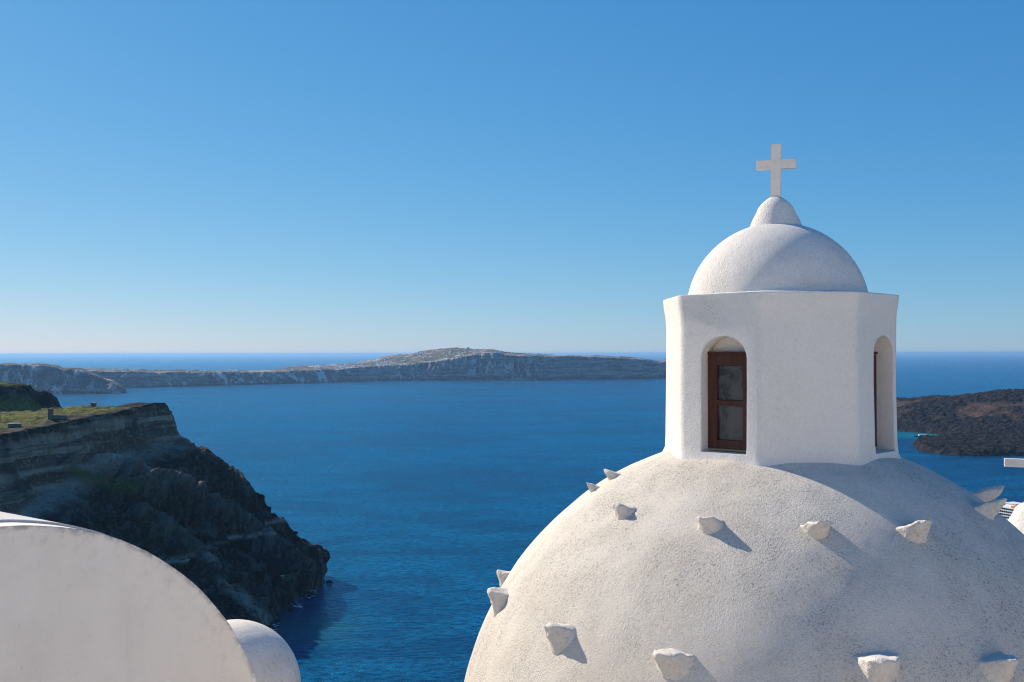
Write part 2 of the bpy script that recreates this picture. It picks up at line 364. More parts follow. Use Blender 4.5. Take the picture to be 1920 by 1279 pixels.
# ------------------------------------------------------------------ far shores
def build_shore(name, cols, label, mat, n=420, gul=30.0, back=1.0, depth=190.0):
    """cols: (px, waterline row, cliff top row, skyline row, metres back to the skyline)"""
    rows = []
    for px, yb, yr, ys, bk in cols:
        b = SEA(px, yb); D = b.y
        w = P(px, yb - (yb - yr) * 0.42, D + depth * 0.45); r = P(px, yr, D + depth); s = P(px, ys, D + depth + bk)
        dr = Vector((s.x / s.y, 1, 0))
        q = [b + Vector((0, -60, -14)), b, b.lerp(w, 0.5) - Vector((0, 0, 5)), w, w.lerp(r, 0.5) + Vector((0, 0, 6)), r, r.lerp(s, 0.35), s,
s + dr * 700 * back + Vector((0, 0, -25 - 0.25 * s.z * (1 - back))), s + dr * 1900 * back + Vector((0, 0, -s.z * 0.75)), s + dr * 2600 * back + Vector((0, 0, -s.z - 14))]
        rows.append([list(v) for v in q])
    C = resample(rows, n)
    k = C.shape[1]; seg = [2, 8, 8, 10, 10, 8, 10, 4, 3, 2]
    t = np.concatenate([i + np.arange(m) / m for i, m in enumerate(seg)] + [[k - 1]])
    i = np.minimum(t.astype(int), k - 2); f = (t - i)[None, :, None]
    V = C[:, i] * (1 - f) + C[:, i + 1] * f
    T = np.broadcast_to(t[None], V.shape[:2])
    sl_ = sstep(0.9, 2.0, T) * (1 - sstep(4.9, 5.3, T)); top = sstep(5.0, 5.6, T) * (1 - sstep(8.5, 9.5, T))
    x, y, z = V[..., 0], V[..., 1], V[..., 2]
    g1 = fbm(np.stack([x / 260 + z / 420, z / 600, y / 3000], -1), 6, 0.58, ridged=True) - 0.35
    g2 = fbm(np.stack([x / 75 - z / 200, z / 240, y / 3000], -1), 4, 0.55, ridged=True) - 0.35
    g3 = fbm(V / 38.0, 4, 0.6)
    V[..., 1] -= sl_ * (g1 * gul * 3.8 + g2 * gul * 1.3 + g3 * 14)
    V[..., 2] += sl_ * g3 * 6 * (T > 1.05) + top * (fbm(V / 160, 5) * 12 + fbm(V / 45, 4) * 7) + (T > 4.5) * (T < 5.6) * g2 * 5
    zone = sstep(-0.15, 0.3, fbm(np.stack([x / 420, z / 120, y / 900], -1), 5))
    green = top * sstep(-0.2, 0.2, fbm(V / 240, 4)) * 0.9
    zone = np.maximum(zone, sstep(150, 420, x + 200 * g1) * 0.85)
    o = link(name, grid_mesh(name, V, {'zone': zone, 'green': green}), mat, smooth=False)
    tag(o, label, "island", kind="structure")
    return V, T
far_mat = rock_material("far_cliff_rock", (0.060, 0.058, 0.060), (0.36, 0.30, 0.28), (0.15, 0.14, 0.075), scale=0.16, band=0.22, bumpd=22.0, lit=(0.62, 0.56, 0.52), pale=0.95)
near_cols = [(-500, 737, 690, 686, 120), (-200, 737, 687, 683, 120), (-40, 737, 683, 679.5, 100), (60, 737, 683.5, 680.5, 100), (106, 737, 686, 683, 90), (118, 737, 691, 688, 80),
             (150, 737, 692, 689, 80), (168, 737, 698, 695, 70), (198, 737, 711, 707.5, 60), (226, 737, 722, 718, 60), (235.5, 736, 726, 725, 20), (239, 735, 737, 738, 6), (246, 734, 746, 754, 10)]
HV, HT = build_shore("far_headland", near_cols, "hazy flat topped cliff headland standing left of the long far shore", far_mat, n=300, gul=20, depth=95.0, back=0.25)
far_cols = [(-300, 731, 694, 688, 500), (60, 729, 694, 690, 500), (170, 728, 695, 690, 400), (240, 726.5, 696, 690.5, 300), (300, 724.5, 697, 692, 300), (400, 722, 697, 693, 350), (460, 720.5, 697, 693, 350), (520, 719, 696, 692, 420),
            (545, 718.5, 695, 686, 900), (600, 717.5, 693, 684, 1000), (640, 716, 692, 682, 900), (680, 715, 688, 677, 900), (705, 714.5, 687, 673, 900), (722, 714, 686, 666.5, 950), (765, 713.5, 684, 663, 950),
            (790, 713, 681, 658, 900), (822, 713, 677, 653.5, 850), (868, 713, 669, 652, 700), (895, 713, 664, 655, 500), (930, 713, 662, 656, 320), (958, 713, 667, 661, 300), (1000, 713, 668, 663, 250),
            (1025, 712.5, 669, 665.5, 220), (1095, 712, 669, 666.5, 160), (1165, 711.5, 672, 669, 150), (1213, 710.5, 676, 673.5, 150), (1238, 709.5, 681, 678, 150), (1256, 709, 678, 673, 200), (1330, 708, 680, 676, 250), (1450, 706, 690, 684, 200), (1560, 704, 702, 701, 60)]
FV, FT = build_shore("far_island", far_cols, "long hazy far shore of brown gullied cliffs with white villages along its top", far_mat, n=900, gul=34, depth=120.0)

# ------------------------------------------------------------------ lava island
def lava_material():
    t = NT("lava_rock"); p = t.pos
    n1 = t.noise(0.02, 8, 0.7, vec=p); n2 = t.noise(0.09, 6, 0.7, vec=p); zone = t.attr('zone')
    dark = t.mix(t.ramp(n2, 0.40, 0.66), (0.008, 0.008, 0.009), (0.045, 0.038, 0.037))
    brown = t.mix(t.ramp(n1, 0.36, 0.64), (0.050, 0.032, 0.026), (0.115, 0.072, 0.052))
    col = t.mix(zone, dark, brown)
    return t.out(col, 0.95, t.bump(n2, 6.0, 0.9), 0.05)
def build_lava():
    coast = 1.031 * np.array([(889, 2185), (893, 2130), (900, 2093), (924, 2056), (985, 2046), (1051, 2042), (1180, 2010), (1320, 2040), (1700, 2200), (2000, 2800), (1800, 3300), (1350, 3500), (900, 3450), (600, 3250), (640, 3060), (800, 2980),
                      (930, 2900), (1000, 2760), (1048, 2700), (1095, 2640), (1130, 2560), (1125, 2500), (1067, 2462), (1015, 2430), (960, 2375), (924, 2307)], float)
    xs = np.linspace(560, 2050, 420); ys = np.concatenate([np.linspace(1960, 3100, 380), np.linspace(3110, 3560, 60)])
    X, Y = np.meshgrid(xs, ys, indexing='ij'); pts = np.stack([X, Y], -1)
    w = np.stack([X / 60, Y / 60, X * 0], -1)
    pts = pts + 14 * np.stack([fbm(w, 4), fbm(w + 31, 4)], -1)
    d = np.full(X.shape, 1e9); inside = np.zeros(X.shape, bool)
    for a, b in zip(coast, np.roll(coast, -1, 0)):
        ab = b - a; tt = np.clip(((pts - a) @ ab) / (ab @ ab), 0, 1)
        d = np.minimum(d, np.linalg.norm(pts - a - tt[..., None] * ab, axis=-1))
        c = ((a[1] > pts[..., 1]) != (b[1] > pts[..., 1])) & (pts[..., 0] < (b[0] - a[0]) * (pts[..., 1] - a[1]) / (b[1] - a[1] + 1e-9) + a[0])
        inside ^= c
    d = np.where(inside, d, -d)
    rise = sstep(2400, 2980, Y + 0.12 * (X - 1000))
    base = np.where(d > 0, 10 * (1 - np.exp(-np.maximum(d, 0) / 18)) + 60 * rise * (1 - np.exp(-np.maximum(d, 0) / 170)), np.maximum(d * 0.8, -14))
    base += sstep(20, 200, d) * 38 * np.exp(-((X - 1620) / 300) ** 2 - ((Y - 2950) / 260) ** 2)
    q = np.stack([X, Y, X * 0], -1)
    brown = sstep(0.02, 0.22, fbm(q / 260 + 5, 4)) * sstep(0.2, 0.6, rise)
    rough = fbm(q / 38, 6, 0.62, ridged=True) - 0.3
    H = base + np.where(d > -4, 1, 0) * sstep(-4, 14, d) * (rough * 15 * (1 - 0.7 * brown) + fbm(q / 130, 4) * 12 * rise + fbm(q / 9, 3) * 6 * (1 - 0.6 * brown))
    H = np.where(d > 2, np.maximum(H, 0.4), H)
    o = link("lava_island", grid_mesh("lava_island", np.stack([X, Y, H], -1), {'zone': brown}), lava_material())
    tag(o, "low rugged island of black lava and brown ash with a small cove", "island", kind="structure")
build_lava()

# ------------------------------------------------------------------ church with the big dome
CEY = EYE + 0.027                  # datum of the church's own levels
M_dome = stucco("dome_stucco", (0.76, 0.695, 0.60), (0.17, 0.165, 0.15), grain=110, depth=0.009, dirt=0.72, patch=0.75, tint=(0.62, 0.535, 0.43))
M_lant = stucco("lantern_stucco", (0.765, 0.735, 0.69), (0.30, 0.28, 0.26), grain=100, depth=0.005, dirt=0.25, bev=0.018, tint=(0.71, 0.665, 0.60))
M_cap = stucco("cap_stucco", (0.82, 0.775, 0.715), (0.20, 0.18, 0.165), grain=100, depth=0.009, dirt=0.4, tint=(0.74, 0.68, 0.61))
M_stone = stucco("stone_stucco", (0.68, 0.635, 0.57), (0.25, 0.22, 0.19), grain=60, depth=0.008, dirt=0.5, bev=0.01, tint=(0.68, 0.63, 0.56))
def marble():
    t = NT("cross_marble"); n = t.noise(9, 5, 0.6, dist=1.2)
    col = t.mix(t.ramp(n, 0.45, 0.62), (0.84, 0.76, 0.66), (0.78, 0.69, 0.58))
    return t.out(col, 0.5, t.bump(t.noise(60, 3), 0.001, 0.5, t.bevel(0.004)))
M_cross = marble()
def wood():
    t = NT("brown_painted_wood"); g = t.noise(26, 5, 0.6, vec=t.scalev(t.obj, (1, 1, 0.08)))
    col = t.mix(t.ramp(g, 0.35, 0.7), (0.085, 0.029, 0.017), (0.050, 0.018, 0.011))
    return t.out(col, 0.55, t.bump(g, 0.002, 0.6, t.bevel(0.003)), 0.3)
M_wood = wood()
def glass():
    t = NT("dusty_glass"); d = t.noise(7, 6, 0.65, dist=0.6)
    col = t.mix(t.ramp(d, 0.38, 0.66), (0.030, 0.030, 0.031), (0.085, 0.082, 0.076))
    return t.out(col, t.ramp(d, 0.3, 0.7, 0.12, 0.5), None, 0.5)
M_glass = glass()

church = thing("church", "white church with a large stone studded dome, windowed lantern and cross", "church", (2.39, 9.0, CEY - 9))
CO = Vector(church.location)
def loc(v): return Vector(v) - CO
DC, DR = Vector((2.39, 9.0, CEY - 3.65)), 2.90

def build_dome():
    nu, nv = 360, 220
    a = np.linspace(0, 2 * np.pi, nu + 1); e = np.linspace(R(90), R(-14), nv)
    n = np.stack([np.cos(e)[None] * np.cos(a)[:, None], np.cos(e)[None] * np.sin(a)[:, None], np.broadcast_to(np.sin(e)[None], (nu + 1, nv))], -1)
    r = DR + 0.018 * fbm(n * 1.7 + 4, 3) + 0.006 * fbm(n * 7, 3)
    V = n * r[..., None] + np.array(DC - CO)
    o = link("dome", grid_mesh("dome", V[::-1]), M_dome, church, True)
    bm = bmesh.new()
    lathe(bm, [(2.86, 9 - 3.65 - 5.4), (2.86, 9 - 3.65 - 0.7), (2.98, 9 - 3.65 - 0.66), (2.98, 9 - 3.65 - 0.5), (2.80, 9 - 3.65 - 0.47)], 64)
    from_bm("wall", bm, M_lant, church)
build_dome()

AX = DC.xy                                 # the lantern stands on the dome's axis
TOCAM = math.atan2(-AX.y, -AX.x)           # plan angle from the axis towards the viewpoint
A0 = TOCAM + R(-6.6)
LR, LZ0, LZ1 = 1.015, CEY - 1.25, CEY + 0.468
def octo(r, z, cr=0.16, k=5):
    """ring of an octagon with softly rounded corners"""
    out = []
    for i in range(8):
        a = A0 + i * math.pi / 4
        c = Vector((math.cos(a), math.sin(a))) * r
        p = Vector((math.cos(a - math.pi / 4), math.sin(a - math.pi / 4))) * r; q = Vector((math.cos(a + math.pi / 4), math.sin(a + math.pi / 4))) * r
        s, e = c + (p - c).normalized() * cr * 0.5, c + (q - c).normalized() * cr * 0.5
        for j in range(k):
            t = j / (k - 1); v = s.lerp(c, t).lerp(c.lerp(e, t), t); out.append((v.x + AX.x, v.y + AX.y, z))
        for t in (0.25, 0.5, 0.75):
            v = e.lerp(q + (c - q).normalized() * cr * 0.5, t); out.append((v.x + AX.x, v.y + AX.y, z))
    return out
def arch_prism(bm, w, h, d0, d1, org, nx, tx, lean=0.0):
    """solid arch: width w, height h, from depth d0 to d1 along nx"""
    n = 14; pts = [(-w / 2, 0), (w / 2, 0)] + [(w / 2 * math.cos(math.pi * i / n), h - w / 2 * 0.85 + w / 2 * 0.85 * math.sin(math.pi * i / n)) for i in range(n + 1)]
    rings = [[bm.verts.new(org + tx * (x + lean * y) + Vector((0, 0, y)) + nx * d) for x, y in pts] for d in (d0, d1)]
    m = len(pts)
    for i in range(m):
        bm.faces.new((rings[0][i], rings[0][(i + 1) % m], rings[1][(i + 1) % m], rings[1][i]))
    bm.faces.new(rings[0][::-1]); bm.faces.new(rings[1])
# (face index counted from the near corner, opening width, height, sill height, sideways shift, recess)
FACES = [(-1, 0.435, 0.975, CEY - 0.862, 0.035, 0.155), (1, 0.385, 0.985, CEY - 0.868, 0.115, 0.21)]
def face_frame(i):
    a = A0 + (i + 0.5) * math.pi / 4
    nx = Vector((math.cos(a), math.sin(a), 0)); tx = Vector((-math.sin(a), math.cos(a), 0))
    org = Vector((AX.x, AX.y, 0)) + nx * LR * math.cos(math.pi / 8)
    return org, nx, tx
def build_lantern():
    bm = bmesh.new(); rings = []
    prof = [(1.30, LZ0), (1.13, CEY - 1.03), (1.055, CEY - 0.965), (1.022, CEY - 0.90), (1.008, CEY - 0.80), (1.002, CEY - 0.3), (1.0, CEY + 0.18), (1.006, CEY + 0.30), (1.020, CEY + 0.39), (1.026, LZ1 - 0.012), (1.026, LZ1 - 0.002)]
    for s, z in prof:
        ring = [Vector(v) for v in octo(LR * s, z, 0.16 if s > 1.01 and z < CEY else 0.09)]
        wob = fbm(np.array([v[:] for v in ring]) * 2.6, 4)
        rings.append([bm.verts.new(v + Vector((v.x - AX.x, v.y - AX.y, 0)) * 0.012 * q + Vector((0, 0, 0.012 * q if z > CEY + 0.42 else 0)) - CO) for v, q in zip(ring, wob)])
    rings.append([bm.verts.new(Vector(v) - CO) for v in octo(LR * 1.016, LZ1 + 0.004, 0.11)])
    rings.append([bm.verts.new(Vector(v) - CO) for v in octo(LR * 0.5, LZ1 + 0.05, 0.11)])
    m = len(rings[0])
    for a, b in zip(rings, rings[1:]):
        for k in range(m): bm.faces.new((a[k], a[(k + 1) % m], b[(k + 1) % m], b[k]))
    bm.faces.new(rings[-1]); bm.faces.new(rings[0][::-1])
    o = from_bm("lantern", bm, M_lant, church, True)
    cut = bmesh.new()
    for i, w, h, zs, dx, rc in FACES:
        org, nx, tx = face_frame(i)
        arch_prism(cut, w, h, 0.3, -rc, org + tx * dx + Vector((0, 0, zs)) - CO, nx, tx, 0.0)
    cme = from_bm("cutter", cut, None); cme.location = CO
    md = o.modifiers.new("openings", 'BOOLEAN'); md.operation = 'DIFFERENCE'; md.object = cme; md.solver = 'EXACT'
    bpy.context.view_layer.update()
    dg = bpy.context.evaluated_depsgraph_get()
    me = bpy.data.meshes.new_from_object(o.evaluated_get(dg)); o.modifiers.clear(); o.data = me; me.name = "lantern"
    bpy.data.objects.remove(cme)
    # flat arch reveals, smooth walls
    me.set_sharp_from_angle(angle=R(38))
    for i, w, h, zs, dx, rc in FACES:
        org, nx, tx = face_frame(i); w2, zt = w * 0.98, zs + 0.825
        o0 = org + tx * dx - CO
        def bar(bm, x0, x1, z0, z1, d0, d1):
            vs = [bm.verts.new(o0 + tx * x + nx * d + Vector((0, 0, z))) for d in (d0, d1) for x, z in ((x0, z0), (x1, z0), (x1, z1), (x0, z1))]
            for f in ((0, 1, 2, 3), (7, 6, 5, 4), (0, 4, 5, 1), (1, 5, 6, 2), (2, 6, 7, 3), (3, 7, 4, 0)): bm.faces.new([vs[k] for k in f])
        bm = bmesh.new(); d0, d1 = -rc + 0.02, -rc + 0.065; hw = w2 / 2
        st, z0, z1 = 0.088, zs + 0.025, zt; zm = z0 + (z1 - z0) * 0.485
        bar(bm, -hw, -hw + st, z0, z1, d0, d1); bar(bm, hw - st, hw, z0, z1, d0, d1)
        bar(bm, -hw + st, hw - st, z1 - 0.095, z1, d0, d1 - 0.003); bar(bm, -hw + st, hw - st, z0, z0 + 0.075, d0, d1 - 0.003); bar(bm, -hw + st, hw - st, zm - 0.022, zm + 0.022, d0, d1 - 0.003)
        bar(bm, -hw - 0.012, hw + 0.004, z1 + 0.002, z1 + 0.022, d0, d1 + 0.012)
        win = from_bm("window", bm, M_wood, church)
        for za, zb in ((z0 + 0.077, zm - 0.024), (zm + 0.024, z1 - 0.097)):
            bm = bmesh.new(); bar(bm, -hw + st + 0.001, hw - st - 0.001, za, zb, d0 + 0.012, d0 + 0.022)
            from_bm("window_pane", bm, M_glass, win)
        # plaster tympanum above the casement stays part of the lantern: the recess is simply deeper than the casement
build_lantern()

def build_cap():
    bm = bmesh.new(); z0 = CEY + 0.347 - CO.z; r = 0.80
    lathe(bm, [(r * math.cos(e), z0 + r * math.sin(e)) for e in np.linspace(R(4), R(88), 30)], 96)
    cap = from_bm("lantern_dome", bm, M_cap, church, True)
    bm = bmesh.new(); z = CEY - CO.z; k = 9 / F
    pr = [(52, 432), (48.5, 427), (46, 421), (42.5, 412), (37, 402), (32.5, 391), (25.5, 382.2), (17.5, 375), (11.5, 371.2), (5, 369)]
    lathe(bm, [(p * k, z + (657.0 - y) * k) for p, y in pr], 48)
    fin = from_bm("finial", bm, M_cap, cap, True)
    me = fin.data
    bm = bmesh.new()
    rz = R(-20); w, d = 0.044, 0.032; zb, zt = z + (657.0 - 374) * k, z + (657.0 - 271) * k; za, ah, al = z + (657.0 - 309) * k, 0.041, 0.174
    # one extruded cross outline
    o2 = [(-w, zb), (w, zb), (w, za - ah), (al, za - ah), (al, za + ah), (w, za + ah), (w, zt), (-w, zt), (-w, za + ah), (-al, za + ah), (-al, za - ah), (-w, za - ah)]
    m = Matrix.Rotation(rz, 3, 'Z') @ Matrix.Rotation(R(1.0), 3, 'Y'); piv = Vector((0, 0, zb))
    rr = [[bm.verts.new(m @ (Vector((x, y, zz)) - piv) + piv) for x, zz in o2] for y in (-d, d)]
    for i in range(12): bm.faces.new((rr[0][i], rr[0][(i + 1) % 12], rr[1][(i + 1) % 12], rr[1][i]))
    bm.faces.new(rr[0]); bm.faces.new(rr[1][::-1])
    from_bm("cross", bm, M_cross, church)
build_cap()

def sphere_hit(px, py):
    d = P(px, py, 1.0) - Vector((0, 0, EYE)); d.normalize(); o = Vector((0, 0, EYE)); oc = DC - o
    b = d.dot(oc); q = b * b - oc.dot(oc) + DR * DR
    p = o + d * (b - math.sqrt(max(q, 0)))
    return DC + (p - DC).normalized() * DR
def stone(px, py, w, h, L, up=0.35, yaw=0.0, seed=0):
    w *= 0.9; h *= 0.80
    rnd = random.Random(seed); p = sphere_hit(px, py); n = (p - DC).normalized()
    nh = Vector((n.x, n.y, 0)).normalized(); nh.rotate(Matrix.Rotation(R(yaw), 3, 'Z'))
    ax = (nh + Vector((0, 0, up))).normalized(); tx = Vector((0, 0, 1)).cross(ax).normalized(); uz = ax.cross(tx)
    sl_ = max(0.0, n.z) / max(0.3, math.hypot(n.x, n.y))          # the dome falls away under the stone
    j = lambda s: rnd.uniform(-s, s)
    raw = [(-.55, -.16, .40), (.55, -.16, .42), (-.40, -.16, -.9), (.40, -.16, -.9),
           (-.52, .10, .44), (.50, .10, .42), (-.48 + j(.06), .62, .42 + j(.06)), (.42 + j(.08), .66, .46 + j(.06)), (-.26 + j(.2), .98, .36 + j(.1)), (.16 + j(.2), .95, .32 + j(.1)),
           (-.40 + j(.06), .60, .08), (.36 + j(.06), .55, .02), (j(.25), .80, -.02), (-.22 + j(.12), .42, -.40), (.22 + j(.12), .36, -.44), (-.15, .16, -.78), (.15 + j(.1), .14, -.80)]
    bm = bmesh.new()
    for a, b, c in raw:
        bm.verts.new(p + tx * (a + j(.06)) * w + ax * (b * L + (-.08 if b < 0 else 0) + j(.05) * L) + uz * (c + j(.07)) * h - CO)
    bmesh.ops.convex_hull(bm, input=bm.verts[:])
    for v in [v for v in bm.verts if not v.link_faces]: bm.verts.remove(v)
    bmesh.ops.triangulate(bm, faces=bm.faces[:])
    for cuts in (1, 1, 1):
        bmesh.ops.subdivide_edges(bm, edges=bm.edges[:], cuts=cuts, use_grid_fill=True)
        bmesh.ops.smooth_vert(bm, verts=bm.verts[:], factor=0.32, use_axis_x=True, use_axis_y=True, use_axis_z=True)
    co = np.array([v.co[:] for v in bm.verts]); nz = np.stack([fbm(co * 9 + 9 * seed, 3), fbm(co * 9 + 50 + seed, 3), fbm(co * 9 + 90 - seed, 3)], -1)
    nz2 = np.stack([fbm(co * 30 + 9, 3), fbm(co * 30 + 5, 3), fbm(co * 30 + 1, 3)], -1)
    ctr = p - CO; dc = DC - CO
    for v, q, q2 in zip(bm.verts, nz, nz2):
        v.co += Vector(q) * 0.022 + Vector(q2) * 0.006
        # limewash built up round the root
        dd = (v.co - dc).length - DR
        f = max(0.0, 1 - max(dd, 0) / 0.055)
        rad = v.co - ctr; nn = (v.co - dc).normalized(); rad -= nn * rad.dot(nn)
        v.co += rad * 0.26 * f * f
    from_bm("projecting_stone", bm, M_stone, church, True)
STONES = [(1152, 893, .15, .10, .12, .3, 0), (1117, 916, .10, .09, .10, .35, 0), (1170, 960, .18, .13, .12, .3, -10), (1330, 985, .20, .14, .13, .3, 0), (1528, 992, .19, .11, .24, .3, 10), (1708, 998, .20, .14, .19, .45, 10),
          (1830, 933, .20, .15, .25, .35, -5), (1838, 958, .18, .15, .22, .4, 5), (948, 1082, .13, .15, .12, .3, 0), (942, 1126, .19, .23, .17, .4, 10), (1052, 1190, .22, .20, .155, .25, -5), (1262, 1238, .26, .17, .20, .2, 0),
          (1637, 1250, .30, .22, .22, .25, 0), (1864, 1252, .21, .18, .20, .3, 5)]
for k, s in enumerate(STONES): stone(*s, seed=k + 3)

# ------------------------------------------------------------------ vaulted house at lower left
M_gable = stucco("gable_plaster", (0.66, 0.62, 0.575), (0.30, 0.28, 0.25), grain=22, depth=0.0022, dirt=0.45, patch=0.6, tint=(0.60, 0.55, 0.49))
M_vault = stucco("vault_plaster", (0.72, 0.68, 0.64), (0.25, 0.23, 0.21), grain=45, depth=0.004, dirt=0.4, tint=(0.64, 0.58, 0.52))
def gable_mat():
    t = NT("gable_face_plaster"); d = t.attr('edge'); n = t.noise(2.2, 6, 0.65); n2 = t.noise(14, 5, 0.65); n3 = t.noise(1.1, 4, 0.6, dist=0.5)
    st = t.noise(3.5, 4, 0.6, vec=t.scalev(t.obj, (1, 1, 0.18)))
    col = t.mix(t.ramp(n, 0.35, 0.7), (0.90, 0.81, 0.70), (0.85, 0.755, 0.645))
    col = t.mix(t.math('MULTIPLY', t.ramp(n3, 0.45, 0.65), 0.22), col, (0.80, 0.71, 0.59))
    near = t.math('MULTIPLY', t.ramp(d, 0.0, 0.42, 1.0, 0.0), t.ramp(n2, 0.48, 0.68))
    col = t.mix(t.math('MULTIPLY', near, t.ramp(n, 0.35, 0.6, 0.04, 0.26)), col, (0.34, 0.32, 0.28))
    rim = t.math('MULTIPLY', t.ramp(d, 0.0, 0.05, 1.0, 0.0), t.ramp(n2, 0.35, 0.6))
    col = t.mix(t.math('MULTIPLY', rim, 0.6), col, (0.22, 0.21, 0.18))
    col = t.mix(t.math('MULTIPLY', t.ramp(st, 0.52, 0.70), 0.10), col, (0.40, 0.37, 0.33))
    fl = t.math('MULTIPLY', t.ramp(t.noise(30, 3, 0.6), 0.66, 0.72), t.ramp(n3, 0.45, 0.6))
    col = t.mix(t.math('MULTIPLY', fl, 0.35), col, (0.25, 0.23, 0.2))
    nrm = t.bump(t.noise(60, 3, 0.6), 0.0025, 0.8, t.bevel(0.012)); nrm = t.bump(n, 0.03, 0.5, nrm)
    return t.out(col, 0.9, nrm, 0.12)
def build_vault():
    house = thing("vaulted_house", "white barrel vaulted house end wall at lower left, its edge streaked grey", "house", (-3.4, 7.2, EYE - 6.5))
    HO = Vector(house.location)
    n = Vector((0.80, -0.60, 0)); p0 = P(200, 1000, 7.0)
    def onplane(px, py):
        d = P(px, py, 1.0) - Vector((0, 0, EYE)); return Vector((0, 0, EYE)) + d * ((p0 - Vector((0, 0, EYE))).dot(n) / d.dot(n))
    edge = [(-60, 992), (0, 985.5), (50, 983), (100, 985), (150, 990.5), (200, 1001.5), (233, 1012), (283, 1035), (333, 1067), (377, 1103), (427, 1162), (453, 1207), (473, 1247), (483, 1279), (492, 1330), (496, 1400)]
    pts = [onplane(*e) for e in edge]
    t = Vector((0.60, 0.80, 0)); apex = pts[0]
    half = [((q - apex).dot(t), q.z) for q in pts]
    half = [tuple(v) for v in resample(half, 60)]
    prof = [(-x, z) for x, z in half[::-1]] + half[1:]
    fall = -n                                    # the vault runs back from the gable
    zb = EYE - 6.5
    def strip(bm, prof, d0, d1, steps, face0=True, face1=True, sag=0.0, inner=None):
        rings = []
        for k in range(steps + 1):
            d = d0 + (d1 - d0) * k / steps
            rings.append([bm.verts.new(apex + t * x + fall * d + Vector((0, 0, z - apex.z)) - HO) for x, z in [(prof[0][0], zb)] + prof + [(prof[-1][0], zb)]])
        m = len(rings[0])
        for a, b in zip(rings, rings[1:]):
            for i in range(m - 1): bm.faces.new((a[i], a[i + 1], b[i + 1], b[i]))
        if face0 == 'grid':
            c0 = Vector((0, 0, 0))
            for v in rings[0]: c0 += v.co
            c0 /= len(rings[0]); c0.z = zb - HO.z + 0.6; prev = rings[0]
            for sct in (0.985, 0.965, 0.94, 0.90, 0.84, 0.75, 0.55, 0.3, 0.02):
                cur = [bm.verts.new(c0 + (v.co - c0) * sct) for v in rings[0]]
                for i in range(m): bm.faces.new((prev[i], prev[(i + 1) % m], cur[(i + 1) % m], cur[i]))
                prev = cur
            bm.faces.new(prev)
        elif face0: bm.faces.new(rings[0])
        if face1: bm.faces.new(rings[-1][::-1])
    bm = bmesh.new(); strip(bm, prof, 0, 0.20, 2, 'grid'); g = from_bm("gable_wall", bm, gable_mat(), house); g.data.set_sharp_from_angle(angle=R(30))
    # how close each point of the face is to the arched edge, for the rain stains that run along it
    zs = np.array([q[1] for q in prof]); xs = np.array([q[0] for q in prof]); E = np.array([(apex + t * x)[:] for x in xs]); E[:, 2] = zs
    co = np.array([v.co[:] for v in g.data.vertices]) + np.array(HO)
    dist = np.min(np.linalg.norm(co[:, None, :] - E[None], axis=-1), axis=1)
    at = g.data.attributes.new('edge', 'FLOAT', 'POINT'); at.data.foreach_set('value', dist.astype(np.float32))
    bm = bmesh.new(); sc = lambda k: [(x * k, apex.z - 2.2 + (z - apex.z + 2.2) * k) for x, z in prof]
    strip(bm, sc(0.985), 0.19, 0.235, 1); strip(bm, sc(1.008), 0.225, 5.5, 10)
    o = from_bm("vault_roof", bm, M_vault, house); o.data.set_sharp_from_angle(angle=R(30))
build_vault()

# ------------------------------------------------------------------ small dome behind the vaulted house
def build_small_dome():
    D = 15.0; k = D / F; c = P(436, 1289, D)
    th = thing("domed_chapel", "small smooth white dome peeping out behind the vaulted house", "chapel", (c.x, c.y, c.z - 2.4))
    bm = bmesh.new(); r = 126 * k
    lathe(bm, [(r * math.cos(e), 2.4 + r * math.sin(e)) for e in np.linspace(0, R(88.5), 26)], 72)
    from_bm("dome", bm, stucco("small_dome_stucco", (0.86, 0.755, 0.65), (0.3, 0.28, 0.25), grain=36, depth=0.006, dirt=0.3), th, True)
    bm = bmesh.new(); box(bm, (0, 0, -0.3), (1.36 * r, 1.36 * r, 5.2), 0.4); from_bm("wall", bm, M_gable, th)
build_small_dome()

# ------------------------------------------------------------------ neighbouring chapel at the right edge: finial and cross
def build_right_chapel():
    D = 12.0; k = D / F; ax = P(1948, 1000, D)
    th = thing("cross_topped_chapel", "white chapel finial with a thick cross at the right edge of the view", "chapel", (ax.x, ax.y, EYE - 7))
    z = lambda y: 7 - (y - EY) * k
    bm = bmesh.new()
    pr = [(60 + 0, 2000), (175, 1300), (172, 1180), (150, 1090), (120, 1040), (92, 1012), (66, 992), (53, 978), (46, 965), (42, 956), (36, 950), (24, 945), (10, 943)]
    pr = [(p * k, z(y)) for p, y in pr]; pr[0] = (175 * k, 0.0)
    lathe(bm, [pr[0]] + [tuple(v) for v in resample(pr[1:], 36)], 56)
    from_bm("finial_dome", bm, M_cap, th, True)
    bm = bmesh.new(); w, d = 8 * k, 0.04; al = 60 * k; zb, zt = z(950), z(795); za, ah = z(871), 7.6 * k
    o2 = [(-w, zb), (w, zb), (w, za - ah), (al, za - ah), (al, za + ah), (w, za + ah), (w, zt), (-w, zt), (-w, za + ah), (-al, za + ah), (-al, za - ah), (-w, za - ah)]
    m = Matrix.Rotation(R(-22), 3, 'Z')
    rr = [[bm.verts.new(m @ Vector((x, y, zz))) for x, zz in o2] for y in (-d, d)]
    for i in range(12): bm.faces.new((rr[0][i], rr[0][(i + 1) % 12], rr[1][(i + 1) % 12], rr[1][i]))
    bm.faces.new(rr[0]); bm.faces.new(rr[1][::-1])
    from_bm("cross", bm, M_cross, th)
build_right_chapel()

